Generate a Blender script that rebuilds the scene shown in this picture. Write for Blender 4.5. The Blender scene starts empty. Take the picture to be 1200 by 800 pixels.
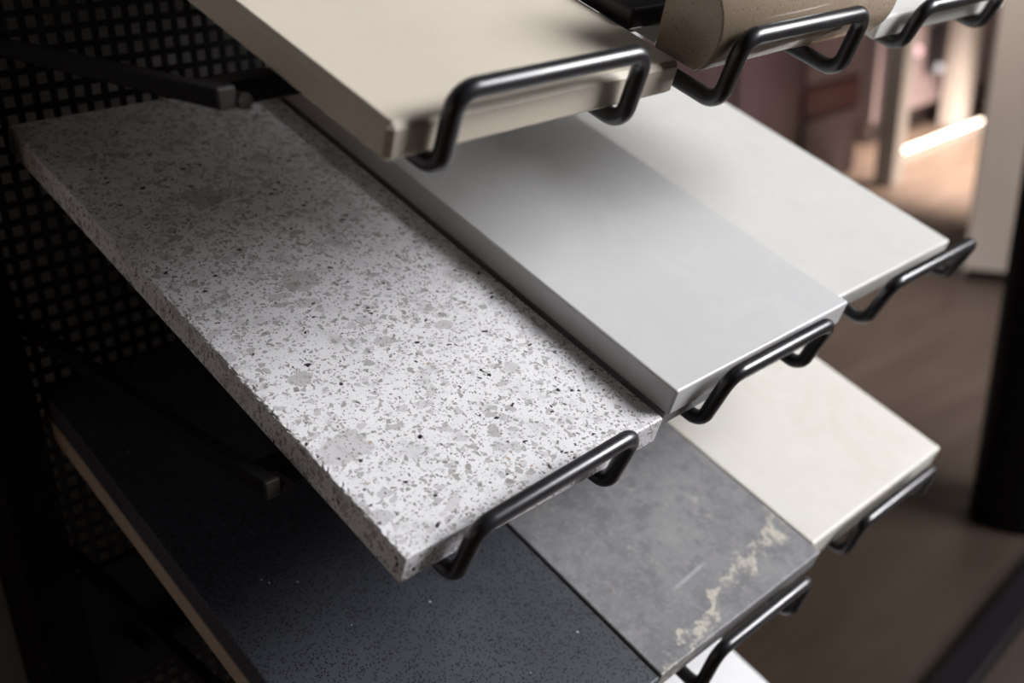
import bpy, bmesh, math, random
import numpy as np
from mathutils import Vector, Matrix

sc = bpy.context.scene
C = bpy.context.collection
random.seed(4)
OZ = 1.15                       # the floor lies at z = 0

# ------------------------------------------------------------------ camera
cd = bpy.data.cameras.new('camera')
cam = bpy.data.objects.new('camera', cd)
C.objects.link(cam)
CAM_LOC = Vector((-0.27930447, -0.77452827, 0.08832064 + OZ))
RX = Vector((0.71870308, -0.69461194, -0.03130717))      # image right
RY = Vector((-0.29967935, -0.26881534, -0.91538549))     # image down
RZ = Vector((0.62742185, 0.66727248, -0.40135926))       # view axis
m = Matrix.Identity(4)
for i in range(3):
    m[i][0] = RX[i]; m[i][1] = -RY[i]; m[i][2] = -RZ[i]; m[i][3] = CAM_LOC[i]
cam.matrix_world = m
cd.sensor_width = 36.0
cd.lens = 1278.04 / 1200 * 36.0
cd.clip_start = 0.02
cd.dof.use_dof = True
cd.dof.focus_distance = 0.645
cd.dof.aperture_fstop = 4.2
sc.camera = cam
sc.cycles.diffuse_bounces = 2

# ------------------------------------------------------------------ light, world, exposure
w = bpy.data.worlds.new('world'); sc.world = w; w.use_nodes = True
bg = w.node_tree.nodes['Background']
bg.inputs[0].default_value = (1.0, 0.86, 0.76, 1)
bg.inputs[1].default_value = 0.014

def area(name, loc, target, sx, sy, power, col):
    d = bpy.data.lights.new(name, 'AREA'); d.shape = 'RECTANGLE'; d.size = sx; d.size_y = sy
    d.energy = power; d.color = col
    o = bpy.data.objects.new(name, d); C.objects.link(o)
    o.location = loc
    o.rotation_euler = (Vector(target) - Vector(loc)).to_track_quat('-Z', 'Y').to_euler()
    return o
TGT = Vector((0.25, -0.3, -0.1 + OZ))
LD = Vector((1.22, -1.0, 0.77)).normalized()
area('shop_window_light', TGT + LD * 3.2, TGT, 1.5, 1.15, 176, (0.99, 0.985, 1.0))
area('left_fill', (-2.7, -0.55, -0.12 + OZ), (0.0, -0.25, -0.05 + OZ), 0.7, 0.7, 2.1, (1.0, 0.74, 0.58))  # added weak fill that lifts the slabs' shaded left faces
def spot(name, loc, target, power, col, ang, blend=0.6, r=0.08):
    d = bpy.data.lights.new(name, 'SPOT'); d.energy = power; d.color = col
    d.spot_size = math.radians(ang); d.spot_blend = blend; d.shadow_soft_size = r
    o = bpy.data.objects.new(name, d); C.objects.link(o); o.location = loc
    o.rotation_euler = (Vector(target) - Vector(loc)).to_track_quat('-Z', 'Y').to_euler()
    return o
spot('fill_spot', (1.5, 0.9, 2.5), (3.0, 0.3, 0.6), 48, (1.0, 0.93, 0.86), 50)  # added fill, brightens the beige partition
spot('fill_spot', (2.7, -0.3, 2.5), (4.3, 1.8, 0.4), 190, (1.0, 0.88, 0.82), 62)  # added fill for the posts and furniture behind the rack
spot('floor_glow_fill', (4.3, 0.7, 2.4), (4.4, 0.98, 0.0), 5200, (1.0, 0.87, 0.79), 46, 0.9)  # added fill, stands in for the strip light's glow on the floor
spot('fill_spot', (1.7, 1.3, 2.5), (2.25, 0.68, 0.0), 520, (0.93, 0.93, 1.0), 34, 0.9)  # added fill, stands in for the pale reflection on the floor

vs = sc.view_settings
vs.view_transform = 'Standard'; vs.look = 'None'; vs.exposure = 0.0; vs.gamma = 1.0; vs.use_curve_mapping = False

# ------------------------------------------------------------------ material helpers
class NT:
    def __init__(self, name):
        self.m = bpy.data.materials.new(name); self.m.use_nodes = True
        self.t = self.m.node_tree; self.b = self.t.nodes['Principled BSDF']
        self.tc = None
    def n(self, kind, **kw):
        x = self.t.nodes.new(kind)
        for k, v in kw.items(): setattr(x, k, v)
        return x
    def lk(self, a, b): self.t.links.new(a, b)
    def obj(self):
        if not self.tc: self.tc = self.n('ShaderNodeTexCoord')
        return self.tc.outputs['Object']
    def put(self, sock, v):
        if hasattr(v, 'is_linked') or isinstance(v, bpy.types.NodeSocket): self.lk(v, sock)
        else: sock.default_value = v
    def math(self, op, a, b=0.0, clamp=False):
        x = self.n('ShaderNodeMath', operation=op, use_clamp=clamp)
        self.put(x.inputs[0], a); self.put(x.inputs[1], b); return x.outputs[0]
    def vmath(self, op, a, b):
        x = self.n('ShaderNodeVectorMath', operation=op)
        self.put(x.inputs[0], a); self.put(x.inputs[1], b); return x.outputs[0]
    def noise(self, scale, detail=3, rough=0.55, vec=None, dist=0.0):
        x = self.n('ShaderNodeTexNoise'); x.inputs['Scale'].default_value = scale
        x.inputs['Detail'].default_value = detail; x.inputs['Roughness'].default_value = rough
        x.inputs['Distortion'].default_value = dist
        self.lk(vec or self.obj(), x.inputs['Vector']); return x
    def vor(self, scale, vec=None, feature='F1'):
        x = self.n('ShaderNodeTexVoronoi', feature=feature); x.inputs['Scale'].default_value = scale
        self.lk(vec or self.obj(), x.inputs['Vector']); return x
    def ramp(self, fac, stops, interp='LINEAR'):
        x = self.n('ShaderNodeValToRGB'); x.color_ramp.interpolation = interp
        e = x.color_ramp.elements
        while len(e) < len(stops): e.new(0.5)
        for el, (p, c) in zip(e, stops):
            el.position = p; el.color = tuple(c) + (1,) if len(c) == 3 else c
        self.lk(fac, x.inputs[0]); return x.outputs[0]
    def mix(self, fac, a, b):
        x = self.n('ShaderNodeMix', data_type='RGBA')
        self.put(x.inputs[0], fac)
        self.put(x.inputs[6], a if not isinstance(a, tuple) else a + (1,))
        self.put(x.inputs[7], b if not isinstance(b, tuple) else b + (1,))
        return x.outputs[2]
    def sstep(self, v, lo, hi):
        x = self.n('ShaderNodeMapRange', interpolation_type='SMOOTHSTEP')
        self.put(x.inputs[0], v); x.inputs[1].default_value = lo; x.inputs[2].default_value = hi
        return x.outputs[0]
    def sep(self, c):
        x = self.n('ShaderNodeSeparateColor'); self.lk(c, x.inputs[0]); return x.outputs
    def bump(self, h, strength, dist):
        x = self.n('ShaderNodeBump'); x.inputs['Strength'].default_value = strength
        x.inputs['Distance'].default_value = dist; self.lk(h, x.inputs['Height'])
        self.lk(x.outputs[0], self.b.inputs['Normal'])
    def fin(self, col, rough=0.5, spec=0.5, metal=0.0):
        self.put(self.b.inputs['Base Color'], col if not isinstance(col, tuple) else col + (1,))
        self.put(self.b.inputs['Roughness'], rough)
        self.b.inputs['Specular IOR Level'].default_value = spec
        self.b.inputs['Metallic'].default_value = metal
        return self.m

def plain(name, col, rough=0.5, spec=0.5, var=0.12, scale=30):
    t = NT(name); nz = t.noise(scale)
    a = tuple(c * (1 - var) for c in col); b = tuple(min(1, c * (1 + var)) for c in col)
    return t.fin(t.ramp(nz.outputs[0], [(0.3, a), (0.7, b)]), rough, spec)

def emit(name, col, s):
    t = NT(name)
    t.b.inputs['Emission Color'].default_value = col + (1,)
    nz = t.noise(2.0); t.lk(t.ramp(nz.outputs[0], [(0, tuple(c * 0.97 for c in col)), (1, col)]), t.b.inputs['Emission Color'])
    t.b.inputs['Emission Strength'].default_value = s
    return t.fin(tuple(c * 0.06 for c in col), 0.5, 0.2)

def speckled(name, base, dark, light, scale, rough=0.35, spec=0.4, cloud=8.0):
    """engineered stone with a fine grain"""
    t = NT(name)
    cl = t.noise(cloud, 4, 0.6)
    g = t.noise(scale, 2, 0.6)
    c1 = t.ramp(cl.outputs[0], [(0.3, tuple(x * 0.95 for x in base)), (0.7, tuple(min(1, x * 1.04) for x in base))])
    c2 = t.mix(t.sstep(g.outputs[0], 0.60, 0.72), c1, light)
    c3 = t.mix(t.sstep(g.outputs[0], 0.40, 0.30), c2, dark)
    return t.fin(c3, rough, spec)

def terrazzo():
    t = NT('terrazzo_stone')
    nz = t.noise(160, 3, 0.6)
    off = t.vmath('SCALE', nz.outputs['Color'], (0, 0, 0))
    off.node.inputs['Scale'].default_value = 0.004
    v = t.vmath('ADD', t.obj(), off)
    cl = t.noise(45, 4, 0.6)
    col = t.ramp(cl.outputs[0], [(0.30, (0.62, 0.62, 0.635)), (0.44, (0.84, 0.84, 0.86)), (0.68, (0.90, 0.90, 0.925))])
    def chips(col, scale, rot, squash, prob, edge, stops, strength=1.0, slot=0):
        mp = t.n('ShaderNodeMapping'); mp.inputs['Rotation'].default_value = rot
        mp.inputs['Scale'].default_value = squash; t.lk(v, mp.inputs['Vector'])
        f1 = t.vor(scale, mp.outputs[0]); ed = t.vor(scale, mp.outputs[0], 'DISTANCE_TO_EDGE')
        r = t.sep(f1.outputs['Color'])
        m1 = t.math('LESS_THAN', r[slot], prob)
        thr = t.math('MULTIPLY', r[(slot + 1) % 3], edge)
        m2 = t.sstep(t.math('SUBTRACT', ed.outputs['Distance'], thr), 0.02, 0.07)
        c = t.ramp(r[(slot + 2) % 3], stops)
        return t.mix(t.math('MULTIPLY', t.math('MULTIPLY', m1, m2), strength), col, c)
    pale = [(0, (0.53, 0.53, 0.545)), (0.5, (0.66, 0.65, 0.66)), (0.8, (0.50, 0.49, 0.49)), (1, (0.40, 0.385, 0.38))]
    taupe = [(0, (0.47, 0.455, 0.45)), (0.4, (0.36, 0.335, 0.32)), (0.75, (0.50, 0.495, 0.50)), (1, (0.25, 0.225, 0.21))]
    brown = [(0, (0.42, 0.39, 0.37)), (0.5, (0.29, 0.265, 0.25)), (0.85, (0.17, 0.155, 0.15)), (1, (0.08, 0.072, 0.07))]
    col = chips(col, 30, (0.7, 0.1, 0.9), (1, 1.2, 1), 0.05, 0.20, [(0, (0.42, 0.40, 0.39)), (1, (0.54, 0.53, 0.535))], 0.6, 1)
    col = chips(col, 85, (0.3, 0.5, 0.2), (1, 1.2, 1), 0.16, 0.25, pale, 0.8)
    col = chips(col, 155, (0.9, 0.2, 1.1), (1, 1.4, 1), 0.30, 0.28, pale, 0.9, 1)
    col = chips(col, 235, (0.2, 1.2, 2.0), (1.3, 1, 1), 0.20, 0.36, taupe, 0.95, 2)
    col = chips(col, 365, (1.2, 0.1, 0.4), (1, 1.4, 1), 0.36, 0.40, taupe, 1.0)
    col = chips(col, 520, (0.5, 0.8, 2.5), (1.4, 1, 1), 0.20, 0.44, brown, 1.0, 1)
    col = chips(col, 740, (1.9, 0.3, 0.5), (1, 1.3, 1), 0.20, 0.42, taupe, 1.0, 2)
    col = chips(col, 310, (1.5, 1.8, 0.6), (1, 1.3, 1), 0.030, 0.38, [(0, (0.012, 0.012, 0.014)), (1, (0.03, 0.03, 0.035))], 1.0, 2)
    col = chips(col, 460, (2.5, 0.8, 1.6), (1, 1, 1), 0.004, 0.4, [(0, (0.5, 0.34, 0.18)), (1, (0.45, 0.29, 0.18))], 0.9)
    fn = t.noise(900, 2, 0.6)
    col = t.mix(t.math('MULTIPLY', t.sstep(fn.outputs[0], 0.45, 0.30), 0.35), col, (0.42, 0.40, 0.39))
    return t.fin(col, 0.42, 0.35)

def dark_quartz():
    t = NT('dark_quartz')
    f = t.vor(640); r = t.sep(f.outputs['Color'])
    cl = t.noise(12, 4, 0.6)
    base = t.ramp(cl.outputs[0], [(0.3, (0.046, 0.049, 0.060)), (0.7, (0.066, 0.070, 0.085))])
    sm = t.noise(7, 5, 0.65, dist=0.6)
    base = t.mix(t.math('MULTIPLY', t.sstep(sm.outputs[0], 0.60, 0.78), 0.35), base, (0.16, 0.165, 0.18))
    m1 = t.math('MULTIPLY', t.math('LESS_THAN', r[0], 0.45), t.math('LESS_THAN', f.outputs['Distance'], 0.42))
    c = t.mix(m1, base, (0.006, 0.006, 0.008))
    g = t.vor(210); r2 = t.sep(g.outputs['Color'])
    m2 = t.math('MULTIPLY', t.math('LESS_THAN', r2[1], 0.012), t.math('LESS_THAN', g.outputs['Distance'], 0.14))
    c = t.mix(m2, c, (0.6, 0.62, 0.65))
    return t.fin(c, 0.45, 0.35)

def vein_stone(x0, y0, slope):
    """grey stone with one ragged cream vein crossing near its front edge (local x, y)"""
    t = NT('grey_veined_stone')
    cl = t.noise(22, 6, 0.65); fn = t.noise(260, 3, 0.6)
    c = t.ramp(cl.outputs[0], [(0.32, (0.17, 0.17, 0.177)), (0.55, (0.235, 0.233, 0.238)), (0.75, (0.30, 0.295, 0.288))])
    c = t.mix(t.math('MULTIPLY', t.sstep(fn.outputs[0], 0.5, 0.66), 0.32), c, (0.35, 0.345, 0.34))
    md = t.noise(70, 4, 0.65)
    c = t.mix(t.math('MULTIPLY', t.sstep(md.outputs[0], 0.52, 0.36), 0.55), c, (0.145, 0.147, 0.16))
    sx = t.n('ShaderNodeSeparateXYZ'); t.lk(t.obj(), sx.inputs[0])
    line = t.math('ADD', t.math('MULTIPLY', t.math('SUBTRACT', sx.outputs[0], x0), slope), y0)
    d = t.math('SUBTRACT', sx.outputs[1], line)
    wb = t.noise(26, 4, 0.75); wb2 = t.noise(150, 4, 0.7)
    d = t.math('ADD', d, t.math('MULTIPLY', t.math('SUBTRACT', wb.outputs[0], 0.5), 0.075))
    d = t.math('ADD', d, t.math('MULTIPLY', t.math('SUBTRACT', wb2.outputs[0], 0.5), 0.022))
    d = t.math('ABSOLUTE', d)
    br = t.noise(90, 4, 0.7)
    m1 = t.math('MULTIPLY', t.sstep(d, 0.0075, 0.0010), t.sstep(br.outputs[0], 0.40, 0.60))
    c = t.mix(t.math('MULTIPLY', m1, 0.85), c, (0.60, 0.55, 0.47))
    # scattered pale flecks
    fl = t.noise(38, 5, 0.72)
    m2 = t.math('MULTIPLY', t.sstep(fl.outputs[0], 0.58, 0.70), t.sstep(br.outputs[0], 0.42, 0.6))
    c = t.mix(t.math('MULTIPLY', m2, 0.6), c, (0.50, 0.47, 0.42))
    # a short pale streak
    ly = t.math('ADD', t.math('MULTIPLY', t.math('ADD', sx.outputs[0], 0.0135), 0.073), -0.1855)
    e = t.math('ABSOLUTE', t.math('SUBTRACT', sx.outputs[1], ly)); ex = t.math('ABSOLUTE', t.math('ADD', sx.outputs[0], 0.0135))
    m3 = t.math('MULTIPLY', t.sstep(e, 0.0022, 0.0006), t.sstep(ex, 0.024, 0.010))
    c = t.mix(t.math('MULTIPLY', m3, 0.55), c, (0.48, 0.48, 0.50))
    return t.fin(c, 0.5, 0.35)

def marble(name, base, vein, scale, amount, rough=0.35):
    t = NT(name)
    a = t.noise(scale, 6, 0.65, dist=0.8); b = t.noise(scale * 3, 4, 0.6)
    c = t.mix(t.math('MULTIPLY', t.sstep(a.outputs[0], 0.48, 0.66), amount), base, vein)
    c = t.mix(t.math('MULTIPLY', t.sstep(b.outputs[0], 0.5, 0.7), amount * 0.5), c, tuple(min(1, x * 1.08) for x in base))
    return t.fin(c, rough, 0.4)

def steel():
    t = NT('black_coated_steel')
    nz = t.noise(40, 3)
    chip = t.noise(210, 2, 0.5)
    c = t.ramp(nz.outputs[0], [(0.3, (0.010, 0.010, 0.012)), (0.7, (0.018, 0.018, 0.021))])
    c = t.mix(t.sstep(chip.outputs[0], 0.775, 0.79), c, (0.35, 0.33, 0.30))
    r = t.ramp(nz.outputs[0], [(0.3, (0.30,) * 3), (0.7, (0.37,) * 3)])
    return t.fin(c, r, 0.85)

def wood_floor():
    t = NT('dark_brown_floor')
    mp = t.n('ShaderNodeMapping'); mp.inputs['Scale'].default_value = (0.7, 4.0, 1); t.lk(t.obj(), mp.inputs['Vector'])
    a = t.noise(3.0, 5, 0.65, vec=mp.outputs[0]); b = t.noise(1.1, 3, 0.5)
    c = t.ramp(a.outputs[0], [(0.3, (0.036, 0.024, 0.017)), (0.7, (0.054, 0.037, 0.026))])
    c = t.mix(t.math('MULTIPLY', t.sstep(b.outputs[0], 0.45, 0.65), 0.5), c, (0.044, 0.031, 0.025))
    r = t.ramp(a.outputs[0], [(0.3, (0.34,) * 3), (0.7, (0.46,) * 3)])
    return t.fin(c, r, 0.5)

M = {
    'terrazzo': terrazzo(),
    'cream': speckled('cream_quartz', (0.755, 0.675, 0.565), (0.66, 0.575, 0.47), (0.81, 0.74, 0.64), 900, 0.5, 0.25),
    'taupe': speckled('taupe_stone', (0.335, 0.262, 0.192), (0.13, 0.098, 0.07), (0.43, 0.36, 0.29), 950, 0.14, 0.6, 14),
    'white': speckled('white_quartz', (0.80, 0.79, 0.755), (0.76, 0.75, 0.72), (0.84, 0.83, 0.80), 700),
    'pale_grey': marble('pale_grey_marble', (0.61, 0.612, 0.615), (0.65, 0.652, 0.65), 14, 0.6),
    'ivory': marble('ivory_marble', (0.665, 0.66, 0.635), (0.63, 0.625, 0.605), 16, 0.6),
    'buff': marble('buff_limestone', (0.70, 0.678, 0.625), (0.66, 0.632, 0.57), 18, 0.7, 0.45),
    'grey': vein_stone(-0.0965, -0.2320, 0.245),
    'dark': dark_quartz(),
    'jet': speckled('jet_black_stone', (0.010, 0.0095, 0.011), (0.006, 0.006, 0.007), (0.02, 0.02, 0.022), 600, 0.3, 0.4),
    'mid_grey': speckled('mid_grey_stone', (0.30, 0.30, 0.31), (0.24, 0.24, 0.25), (0.36, 0.36, 0.37), 500),
    'sand': speckled('sand_stone', (0.50, 0.39, 0.30), (0.43, 0.335, 0.26), (0.56, 0.445, 0.345), 600, 0.5),
    'bright': speckled('bright_white_stone', (0.84, 0.845, 0.86), (0.82, 0.82, 0.84), (0.86, 0.86, 0.88), 700),
    'steel': steel(),
    'matt_black': plain('matt_black_steel', (0.005, 0.0047, 0.0045), 0.6, 0.12),
    'panel': plain('black_panel_paint', (0.006, 0.006, 0.0065), 0.6, 0.25),
    'bolt': plain('worn_black_steel', (0.012, 0.0095, 0.008), 0.5, 0.3),
    'wall': plain('grey_wall_paint', (0.43, 0.42, 0.415), 0.8, 0.2, 0.05, 4),
    'floor': wood_floor(),
    'beige': plain('beige_board', (0.50, 0.42, 0.36), 0.55, 0.3, 0.05, 3),
    'maroon': plain('maroon_lacquer', (0.085, 0.05, 0.053), 0.4, 0.4, 0.2, 5),
    'mauve': plain('mauve_panel', (0.16, 0.11, 0.108), 0.45, 0.4, 0.1, 5),
    'red': plain('dark_red_panel', (0.10, 0.040, 0.037), 0.45, 0.4, 0.1, 5),
    'pink': plain('dusty_pink_laminate', (0.16, 0.118, 0.115), 0.5, 0.3, 0.06, 4),
    'post': plain('grey_post_paint', (0.22, 0.195, 0.17), 0.5, 0.3, 0.06, 4),
    'pale_post': plain('pale_post_paint', (0.40, 0.35, 0.31), 0.5, 0.3, 0.04, 4),
    'black': plain('black_lacquer', (0.006, 0.005, 0.006), 0.5, 0.2),
    'far_wall': plain('far_wall_paint', (0.20, 0.15, 0.14), 0.8, 0.2, 0.06, 2),
    'led': emit('warm_strip_light', (1.0, 0.86, 0.70), 7.0),
    'lamp_pink': emit('pink_lamp', (1.0, 0.60, 0.62), 1.5),
    'lamp_white': emit('dim_white_lamp', (1.0, 0.94, 0.97), 0.8),
    'lamp_orange': emit('orange_lamp', (1.0, 0.60, 0.32), 1.6),
}

# ------------------------------------------------------------------ mesh helpers
def link(name, bm, mat, parent=None, smooth=False):
    me = bpy.data.meshes.new(name); bm.normal_update(); bm.to_mesh(me); bm.free()
    me.materials.append(mat)
    if smooth:
        for p in me.polygons: p.use_smooth = True
    o = bpy.data.objects.new(name, me); C.objects.link(o)
    if parent: o.parent = parent
    return o

def tag(o, label=None, cat=None, group=None, kind='thing'):
    if label: o['label'] = label
    if cat: o['category'] = cat
    if group: o['group'] = group
    if kind: o['kind'] = kind
    return o

def empty(name, loc, label, cat, group=None):
    o = bpy.data.objects.new(name, None); C.objects.link(o); o.location = loc
    o.empty_display_size = 0.05
    return tag(o, label, cat, group)

def add_box(bm, x0, x1, y0, y1, z0, z1, bev=0.0, seg=2):
    b2 = bmesh.new()
    vs_ = [b2.verts.new((x, y, z)) for z in (z0, z1) for y in (y0, y1) for x in (x0, x1)]
    for f in ((0, 2, 3, 1), (4, 5, 7, 6), (0, 1, 5, 4), (2, 6, 7, 3), (0, 4, 6, 2), (1, 3, 7, 5)):
        b2.faces.new([vs_[i] for i in f])
    if bev:
        bmesh.ops.bevel(b2, geom=b2.edges[:], offset=bev, segments=seg, profile=0.5, affect='EDGES')
    t = bpy.data.meshes.new('tmp'); b2.to_mesh(t); b2.free(); bm.from_mesh(t); bpy.data.meshes.remove(t)

def box(name, mat, x0, x1, y0, y1, z0, z1, bev=0.0, parent=None, seg=2):
    bm = bmesh.new(); add_box(bm, x0, x1, y0, y1, z0, z1, bev, seg)
    return link(name, bm, mat, parent)

def rounded(pts, r, n=6):
    """polyline with its inner corners rounded by radius r"""
    pts = [Vector(p) for p in pts]; out = [pts[0]]
    for a, b, c in zip(pts, pts[1:], pts[2:]):
        u = (a - b).normalized(); v = (c - b).normalized()
        ang = u.angle(v); d = min(r / math.tan(ang / 2), (a - b).length * 0.49, (c - b).length * 0.49)
        rr = d * math.tan(ang / 2); p0 = b + u * d; p1 = b + v * d
        cen = b + (u + v).normalized() * (rr / math.sin(ang / 2))
        e0 = p0 - cen; e1 = p1 - cen; th = e0.angle(e1); ax = e0.cross(e1).normalized()
        for k in range(n + 1):
            out.append(cen + Matrix.Rotation(th * k / n, 3, ax) @ e0)
    out.append(pts[-1]); return out

def tube(bm, pts, r, seg=14, cap=True):
    pts = [Vector(p) for p in pts]; rings = []
    t0 = (pts[1] - pts[0]).normalized()
    nrm = t0.orthogonal().normalized()
    prev = t0
    for i, p in enumerate(pts):
        if i == 0: t = t0
        elif i == len(pts) - 1: t = (pts[-1] - pts[-2]).normalized()
        else: t = ((pts[i + 1] - p).normalized() + (p - pts[i - 1]).normalized()).normalized()
        q = prev.rotation_difference(t); nrm = (q @ nrm); nrm = (nrm - t * nrm.dot(t)).normalized(); prev = t
        bn = t.cross(nrm)
        rings.append([bm.verts.new(p + (nrm * math.cos(2 * math.pi * k / seg) + bn * math.sin(2 * math.pi * k / seg)) * r) for k in range(seg)])
    for a, b in zip(rings, rings[1:]):
        for k in range(seg):
            bm.faces.new((a[k], a[(k + 1) % seg], b[(k + 1) % seg], b[k]))
    if cap:
        bm.faces.new(rings[0][::-1]); bm.faces.new(rings[-1])

def cyl(name, mat, p0, p1, r, parent=None, seg=20, r2=None, smooth=False):
    bm = bmesh.new()
    p0 = Vector(p0); p1 = Vector(p1); t = (p1 - p0).normalized(); n = t.orthogonal().normalized(); b = t.cross(n)
    r2 = r if r2 is None else r2
    A = [bm.verts.new(p0 + (n * math.cos(2 * math.pi * k / seg) + b * math.sin(2 * math.pi * k / seg)) * r) for k in range(seg)]
    B = [bm.verts.new(p1 + (n * math.cos(2 * math.pi * k / seg) + b * math.sin(2 * math.pi * k / seg)) * r2) for k in range(seg)]
    for k in range(seg): bm.faces.new((A[k], A[(k + 1) % seg], B[(k + 1) % seg], B[k]))
    bm.faces.new(A[::-1]); bm.faces.new(B)
    o = link(name, bm, mat, parent)
    return o

# ------------------------------------------------------------------ slab frame
TILT = math.radians(20.5)
ND = Vector((0, -math.sin(TILT), math.cos(TILT)))        # slab normal
DD = Vector((0, -math.cos(TILT), -math.sin(TILT)))       # down the slope, to the front
def P(x, s, o, rz): return Vector((x, 0, rz + OZ)) + DD * s + ND * o

ROWS = {'top': 0.137, 'middle': -0.0744, 'lower': -0.279, 'bottom': -0.486}   # slab back edge heights
G_SLAB = 'stone samples on the display rack'

def slab(name, mat, x0, x1, sf, o0, o1, rz, label, bev=0.0012, seg=2, sb=-0.0185, cat='stone sample', ragged=0.0):
    """flat sample: front edge at slope distance sf, spanning o0..o1 along the slab normal"""
    L = sf - sb
    bm = bmesh.new()
    add_box(bm, -(x1 - x0) / 2, (x1 - x0) / 2, -L / 2, L / 2, 0, o1 - o0, bev, seg)
    if ragged:                                   # chipped, uneven upper arris along the left side
        bmesh.ops.bisect_plane(bm, geom=bm.verts[:] + bm.edges[:] + bm.faces[:], plane_co=(-(x1 - x0) / 2 + 0.0036, 0, 0), plane_no=(1, 0, 0))
        for k in range(1, 200):
            bmesh.ops.bisect_plane(bm, geom=bm.verts[:] + bm.edges[:] + bm.faces[:], plane_co=(0, -L / 2 + L * k / 200, 0), plane_no=(0, 1, 0))
        rnd = random.Random(7)
        for v in bm.verts:
            if v.co.x < -(x1 - x0) / 2 + 0.003 and v.co.z > (o1 - o0) - 0.003 and abs(v.co.y) < L / 2 - 0.002:
                j = rnd.random() ** 2 * ragged
                v.co.z -= j * 0.8; v.co.x += j
    ob = link(name, bm, mat)
    ob.location = P((x0 + x1) / 2, (sf + sb) / 2, o0, rz)
    ob.rotation_euler = (TILT, 0, 0)
    return tag(ob, label, cat, G_SLAB)

# ------------------------------------------------------------------ the setting
def struct(o): o['kind'] = 'structure'; return o
struct(box('floor', M['floor'], -3.0, 9.0, -4.5, 6.0, -0.05, 0.0))
struct(box('wall_back', M['wall'], -2.5, 0.78, 0.105, 0.22, 0.0, 2.2))
struct(box('wall_far', M['far_wall'], 0.78, 9.0, 4.6, 4.75, 0.0, 2.6))
struct(box('wall_right', M['far_wall'], 8.2, 8.35, -4.5, 4.6, 0.0, 2.6))

# ------------------------------------------------------------------ display rack
rack = empty('display_rack', (0.28, 0.03, 0.0), 'black steel display rack with perforated back panel and wire retainers holding the stone slabs', 'display rack')
def rk(o, parent=None):
    o.parent = parent or rack
    o.matrix_parent_inverse = Matrix.Translation(-rack.location) if parent is None else Matrix.Identity(4)
    return o

PITCH = 0.012994; HOLE = 0.0080
def perforated():
    """thin sheet with a grid of square holes, cut as real openings"""
    i0, i1, j0, j1 = -4, 44, -26, 64
    t = 0.0018
    xs = []; zs = []
    for i in range(i0, i1 + 1): xs += [i * PITCH - HOLE / 2, i * PITCH + HOLE / 2]
    for j in range(j0, j1 + 1): zs += [-j * PITCH + HOLE / 2, -j * PITCH - HOLE / 2]
    xs = [xs[0] - 0.006] + xs + [xs[-1] + 0.006]
    zs = [zs[0] + 0.006] + zs + [zs[-1] - 0.006]
    nx, nz = len(xs), len(zs); o = nx * nz
    verts = [(x, y, z) for y in (-t / 2, t / 2) for z in zs for x in xs]
    faces = []
    for zi in range(nz - 1):
        for xi in range(nx - 1):
            a = zi * nx + xi; b = a + 1; d = a + nx; c = d + 1
            if xi % 2 == 1 and zi % 2 == 1:      # a hole: its four inner walls
                for p, q in ((a, b), (b, c), (c, d), (d, a)): faces.append((p, q, q + o, p + o))
                continue
            faces.append((a, d, c, b)); faces.append((a + o, b + o, c + o, d + o))
    me = bpy.data.meshes.new('perforated_panel'); me.from_pydata(verts, [], faces); me.update()
    me.materials.append(M['panel'])
    ob = bpy.data.objects.new('perforated_panel', me); C.objects.link(ob)
    q = Vector((-0.01407647, 0.01123444, 0.04333048))      # the panel leans and turns slightly
    ob.matrix_basis = Matrix.Translation((0.0114, 0.028, -0.0024 + OZ)) @ Matrix.Rotation(q.length, 4, q.normalized())
    return ob
pp = rk(perforated())
plate = rk(box('back_plate', M['panel'], -0.052, 0.555, -0.0045, -0.0015, -0.557, -0.4354, 0.0006))
plate.matrix_basis = pp.matrix_basis.copy()
rk(box('upright_post', M['matt_black'], -0.0765, -0.0385, -0.006, 0.070, 0.0, 1.55, 0.002))
rk(box('upright_post', M['matt_black'], 0.5700, 0.5950, 0.050, 0.085, 0.0, 1.02, 0.002))

WR = 0.0050
def retainer(xL, xR, sb, st, ob, ot, rz, parent, sback=0.315):
    obL, obR = ob if isinstance(ob, tuple) else (ob, ob)      # left and right legs are not always bent alike
    otL, otR = ot if isinstance(ot, tuple) else (ot, ot)
    pts = [P(xL, sback, obL, rz), P(xL, sb, obL, rz), P(xL, st, otL, rz), P(xR, st, otR, rz), P(xR, sb, obR, rz), P(xR, sback, obR, rz)]
    bm = bmesh.new(); tube(bm, rounded(pts, 0.0105), WR)
    o = link('wire_retainer', bm, M['steel'], None, True)
    return rk(o, parent)

HOOKS = {   # xL, xR, s_bottom, s_top, o_bottom, o_top   (o measured from the row's slab top)
    'top': [(0.0315, 0.1585, 0.4355, 0.4370, -0.0254, 0.016), (0.2195, 0.3430, 0.4510, 0.4530, -0.0170, 0.0230), (0.452, 0.5745, 0.4362, 0.4405, -0.0219, 0.008)],
    'middle': [(0.0245, 0.1435, 0.4395, 0.4455, (-0.0310, -0.0254), (0.0150, 0.0225)), (0.2325, 0.3475, 0.4385, 0.4450, -0.0174, 0.0275), (0.447, 0.580, 0.4320, 0.4385, -0.0184, 0.0220)],
    'lower': [(0.025, 0.145, 0.4500, 0.4530, -0.0254, 0.024), (0.236, 0.352, 0.4478, 0.4478, -0.0256, 0.0190), (0.438, 0.562, 0.4400, 0.4405, -0.0154, 0.0220)],
    'bottom': [(0.235, 0.352, 0.4395, 0.4465, -0.0254, 0.0215)],
}
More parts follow.
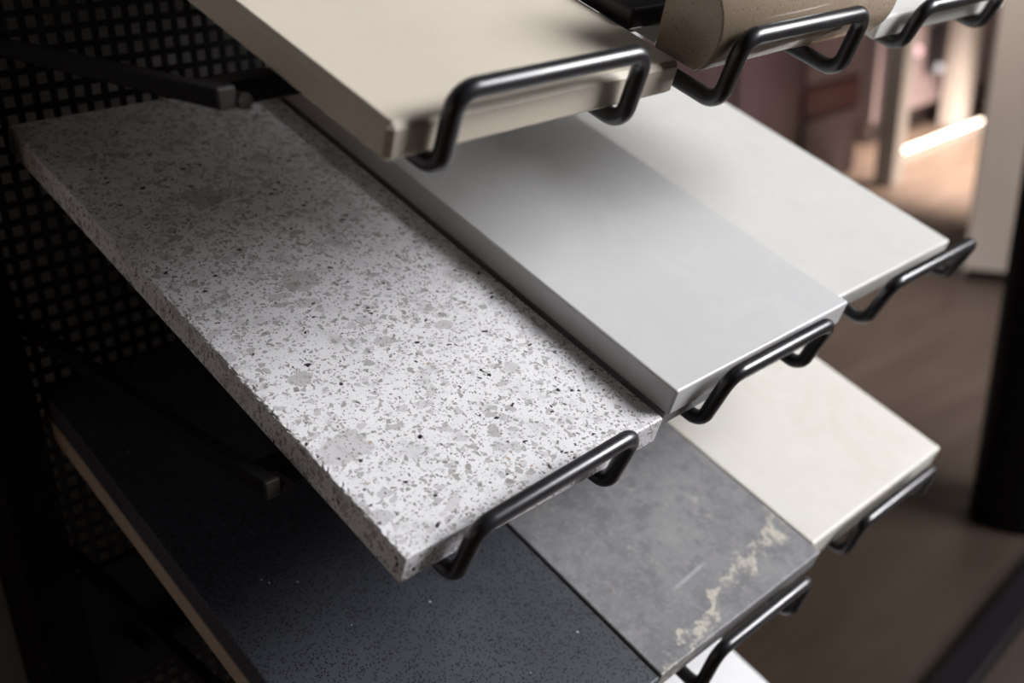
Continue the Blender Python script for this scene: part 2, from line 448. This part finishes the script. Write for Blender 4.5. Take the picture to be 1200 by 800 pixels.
for row, rz in ROWS.items():
    zb = rz - 0.1445 + OZ
    bm = bmesh.new(); add_box(bm, -0.023, 0.592 if row != 'bottom' else 0.420, -0.306, -0.284, zb - 0.0065, zb + 0.0055, 0.0015)
    bar = rk(link('cross_bar', bm, M['matt_black']))
    for h in HOOKS[row]: retainer(*h, rz, bar)
    for xa in (-0.030, 0.500 if row != 'bottom' else 0.380):
        ye = {'lower': 0.026, 'top': -0.007}.get(row, 0.0)
        za = rz - 0.1375 + OZ - (0.004 if row == 'top' else 0) - (0.013 if xa > 0 else 0)
        arm = rk(box('support_arm', M['matt_black'], xa - 0.0045, xa + 0.0045, -0.318 + ye, 0.018, za - 0.0055, za + 0.0045, 0.0012))
        rk(cyl('bolt', M['bolt'], (xa + 0.0085, -0.3215 + ye, za - 0.003), (xa + 0.0085, -0.306 + ye, za - 0.003), 0.0042, None, 6), arm)
        rk(box('end_cap', M['bolt'], xa - 0.0046, xa + 0.0046, -0.3205 + ye, -0.3178 + ye, za - 0.0057, za + 0.0047, 0.0008), arm)
    rk(box('rear_ledge', M['matt_black'], 0.000, 0.560, -0.004, 0.0220, rz + OZ - 0.034, rz + OZ - 0.025, 0.0008))

# ------------------------------------------------------------------ the slabs
T, MI, LO, BO = ROWS['top'], ROWS['middle'], ROWS['lower'], ROWS['bottom']
slab('stone_sample', M['cream'], 0.0045, 0.2060, 0.4290, -0.020, 0.0, T,
     'cream beige slab with chamfered edges, leftmost on the top tier', 0.0030, 1)
slab('stone_sample', M['white'], 0.2310, 0.3950, 0.4236, -0.0117, -0.0034, T, 'thin white slab lying under the round-fronted brown block', 0.001)
slab('stone_sample', M['white'], 0.4200, 0.6200, 0.4300, -0.0165, 0.0, T, 'white slab on the top tier right of the round-fronted brown block', 0.0018)

slab('stone_sample', M['jet'], 0.2085, 0.3950, 0.3860, -0.0030, 0.0100, T, 'polished black slab lying behind the round-fronted brown block', 0.0018)

def bullnose():
    """thick sample whose front edge is a full half round"""
    x0, x1, r, s0, o0, sb = 0.2085, 0.3950, 0.0300, 0.4155, 0.0185, 0.4020
    lo_, hi_ = -0.0030, o0 + r
    a0 = math.asin((lo_ - o0) / r); sf = s0 + r
    prof = [(sb + 0.004, lo_)]
    for k in range(31):
        a = a0 + (math.pi / 2 - a0) * k / 30
        prof.append((s0 + r * math.cos(a), o0 + r * math.sin(a)))
    prof += [(sb, hi_)]
    cx, cs = (x0 + x1) / 2, (sf + sb) / 2
    bm = bmesh.new()
    A = [bm.verts.new((x0 - cx, cs - s, o)) for s, o in prof]
    B = [bm.verts.new((x1 - cx, cs - s, o)) for s, o in prof]
    n = len(prof)
    sides = [bm.faces.new((A[k], A[(k + 1) % n], B[(k + 1) % n], B[k])) for k in range(n)]
    bm.faces.new(A[::-1]); bm.faces.new(B)
    bmesh.ops.recalc_face_normals(bm, faces=bm.faces[:])
    ed = [e for e in bm.edges if len({round(v.co.x, 5) for v in e.verts}) == 1]
    bmesh.ops.bevel(bm, geom=ed, offset=0.0007, segments=1, affect='EDGES')
    o = link('bullnose_sample', bm, M['taupe'], None, True)
    for p in o.data.polygons:
        if abs(p.normal.x) > 0.9: p.use_smooth = False
    o.location = P(cx, cs, 0, T); o.rotation_euler = (TILT, 0, 0)
    tag(o, 'short thick brown block with a fully rounded front edge on the top tier', 'stone sample', G_SLAB)
bullnose()

slab('terrazzo_sample', M['terrazzo'], -0.0100, 0.1930, 0.4330, -0.020, 0.0, MI,
     'white and grey terrazzo slab with dark chips, largest in the picture', 0.0011, ragged=0.0011)
slab('stone_sample', M['mid_grey'], 0.1975, 0.3935, 0.4300, -0.0120, -0.0003, MI, 'thin mid grey slab lying under the pale grey slab beside the terrazzo', 0.0008)
slab('stone_sample', M['pale_grey'], 0.1970, 0.3940, 0.4330, 0.0, 0.020, MI,
     'pale grey stone slab raised above the terrazzo slab right of it', 0.0014)
slab('stone_sample', M['ivory'], 0.4005, 0.5980, 0.4160, -0.0130, 0.0030, MI, 'ivory white slab at the right end of the middle tier', 0.0016)

LT = -0.262 - LO        # how far the lower tier's stacked samples rise (vertical)
K = LT * math.cos(TILT); SH = LT * math.sin(TILT)     # the same along the slab normal and slope
def lo(s): return s + 0.0
slab('stone_sample', M['sand'], -0.0320, 0.1860, 0.4390, -0.0362, -0.0203, -0.262, 'sand coloured slab lying under the charcoal speckled slab', 0.0012, 2, -0.0020)
slab('quartz_sample', M['dark'], -0.0310, 0.1860, 0.4425, -0.020, 0.0, -0.262, 'charcoal slab with fine black specks, below the terrazzo slab', 0.0014, 2, -0.0080)
slab('stone_sample', M['buff'], 0.1885, 0.3830, 0.4370, -0.0360, -0.0168, -0.262, 'pale buff slab lying under the grey veined slab', 0.001)
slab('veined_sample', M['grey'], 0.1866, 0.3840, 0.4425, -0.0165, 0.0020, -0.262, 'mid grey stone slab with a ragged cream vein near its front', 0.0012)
slab('stone_sample', M['buff'], 0.3850, 0.5990, 0.4348, -0.0260, 0.0020, -0.262, 'warm cream slab right of the grey veined slab on the lower tier', 0.0024, 3)
slab('stone_sample', M['bright'], 0.2350, 0.4330, 0.4330, -0.020, 0.0, BO, 'bright white slab on the bottom tier peeping out below the grey veined slab', 0.0014)

# ------------------------------------------------------------------ the room behind
# beige partition beyond the rack
c0 = Vector((2.955, 0.59, 0)); dr = Vector((0.07, -0.158, 0)).normalized(); nb = Vector((-dr.y, dr.x, 0))
part = empty('display_partition', c0 + dr * 0.8 , 'plain beige partition standing on the brown floor beyond the rack', 'partition')
def orient(o, origin, ang, parent):
    o.parent = parent; o.location = Vector(origin) - parent.location; o.rotation_euler = (0, 0, ang); return o
ang = math.atan2(dr.y, dr.x)
orient(box('board', M['beige'], 0, 1.6, 0.0, 0.09, 0.0, 1.35, 0.006), c0, ang, part)
orient(box('base_strip', M['black'], 0.01, 1.59, -0.006, 0.0, 0.0, 0.03, 0.001), c0, ang, part)
lp = Vector((2.99, 0.567, -0.452 + OZ))
o = cyl('wall_lamp', M['lamp_orange'], (3.035 - 0.012, 0.50, 0.698), (3.035 - 0.03, 0.49, 0.698), 0.022, None, 20)
tag(o, 'tiny orange lamp glowing on the beige partition', 'lamp')

# dusty pink counter with a warm strip light along its foot
cab = empty('counter', (4.75, 1.9, 0), 'dusty pink counter with a warm strip light at its foot beyond the rack', 'counter')
def at(o, parent):
    o.parent = parent; o.matrix_parent_inverse = Matrix.Translation(-parent.location); return o
at(box('carcass', M['pink'], 4.30, 6.2, 1.66, 2.25, 0.10, 0.98, 0.006), cab)
at(box('plinth', M['pink'], 4.34, 6.16, 1.72, 2.2, 0.0, 0.10, 0.002), cab)
at(box('worktop', M['pale_post'], 4.28, 6.22, 1.63, 2.27, 0.98, 1.02, 0.004), cab)
for k in range(3):
    d = at(box('door', M['pink'], 4.33 + k * 0.62, 4.93 + k * 0.62, 1.64, 1.66, 0.12, 0.96, 0.003), cab)
at(box('dark_slot', M['black'], 4.70, 4.86, 1.630, 1.642, 0.28, 0.50, 0.002), cab)
o = box('strip_light', M['led'], 4.19, 5.03, 1.462, 1.482, 0.012, 0.024, 0.003)
tag(o, 'warm white strip light lying along the floor at the foot of the pink counter', 'light')
o = box('pale_post', M['pale_post'], 4.88, 5.05, 1.545, 1.625, 0.0, 1.30, 0.004)
tag(o, 'pale square post lit from below by the strip light', 'post')
o = box('grey_post', M['post'], 3.745, 3.825, 1.255, 1.335, 0.0, 1.30, 0.004)
tag(o, 'slim grey post left of the strip light', 'post')
for nm, loc, r, mk, lab in (('indicator_lamp', (4.58, 1.615, 0.395), 0.022, 'lamp_pink', 'tiny pink lamp on the front of the pink counter'),
                            ('indicator_lamp', (4.815, 1.61, 0.285), 0.018, 'lamp_white', 'tiny dim white lamp below the pink one on the counter')):
    o = cyl(nm, M[mk], (loc[0], loc[1] - 0.005, loc[2]), (loc[0], 1.64, loc[2]), r, None, 18)
    tag(o, lab, 'lamp', 'tiny lamps on the pink counter')

# maroon sideboard further left
sb = empty('sideboard', (2.7, 1.6, 0), 'dark maroon sideboard with red drawer left of the slim grey post', 'sideboard')
at(box('carcass', M['maroon'], 1.55, 3.71, 1.42, 1.95, 0.04, 0.98, 0.006), sb)
at(box('plinth', M['maroon'], 1.60, 3.68, 1.45, 1.9, 0.0, 0.04, 0.002), sb)
at(box('top_board', M['mauve'], 1.53, 3.73, 1.40, 1.97, 0.98, 1.01, 0.004), sb)
at(box('drawer', M['red'], 3.30, 3.69, 1.40, 1.42, 0.33, 0.43, 0.003), sb)
for a, b, z0, z1, mk in ((1.60, 2.20, 0.06, 0.95, 'maroon'), (2.23, 2.83, 0.06, 0.95, 'maroon'), (2.86, 3.26, 0.06, 0.95, 'maroon'),
                         (3.30, 3.69, 0.06, 0.31, 'mauve'), (3.30, 3.69, 0.45, 0.95, 'mauve')):
    at(box('door', M[mk], a, b, 1.40, 1.42, z0, z1, 0.003), sb)

# black things close on the right
o = cyl('pedestal', M['black'], (1.735, -0.10, 0.0), (1.80, -0.09, 0.85), 0.085, None, 28, 0.10)
tag(o, 'black round pedestal standing on the floor at the right edge', 'pedestal')
bm = bmesh.new(); add_box(bm, -0.75, 0.75, -0.0275, 0.0275, 0.0, 0.035, 0.003)
o = link('floor_rail', bm, M['black']); o.location = (1.50, -0.232, 0.0); o.rotation_euler = (0, 0, 0.05)
tag(o, 'black metal rail lying on the floor at the lower right', 'rail')
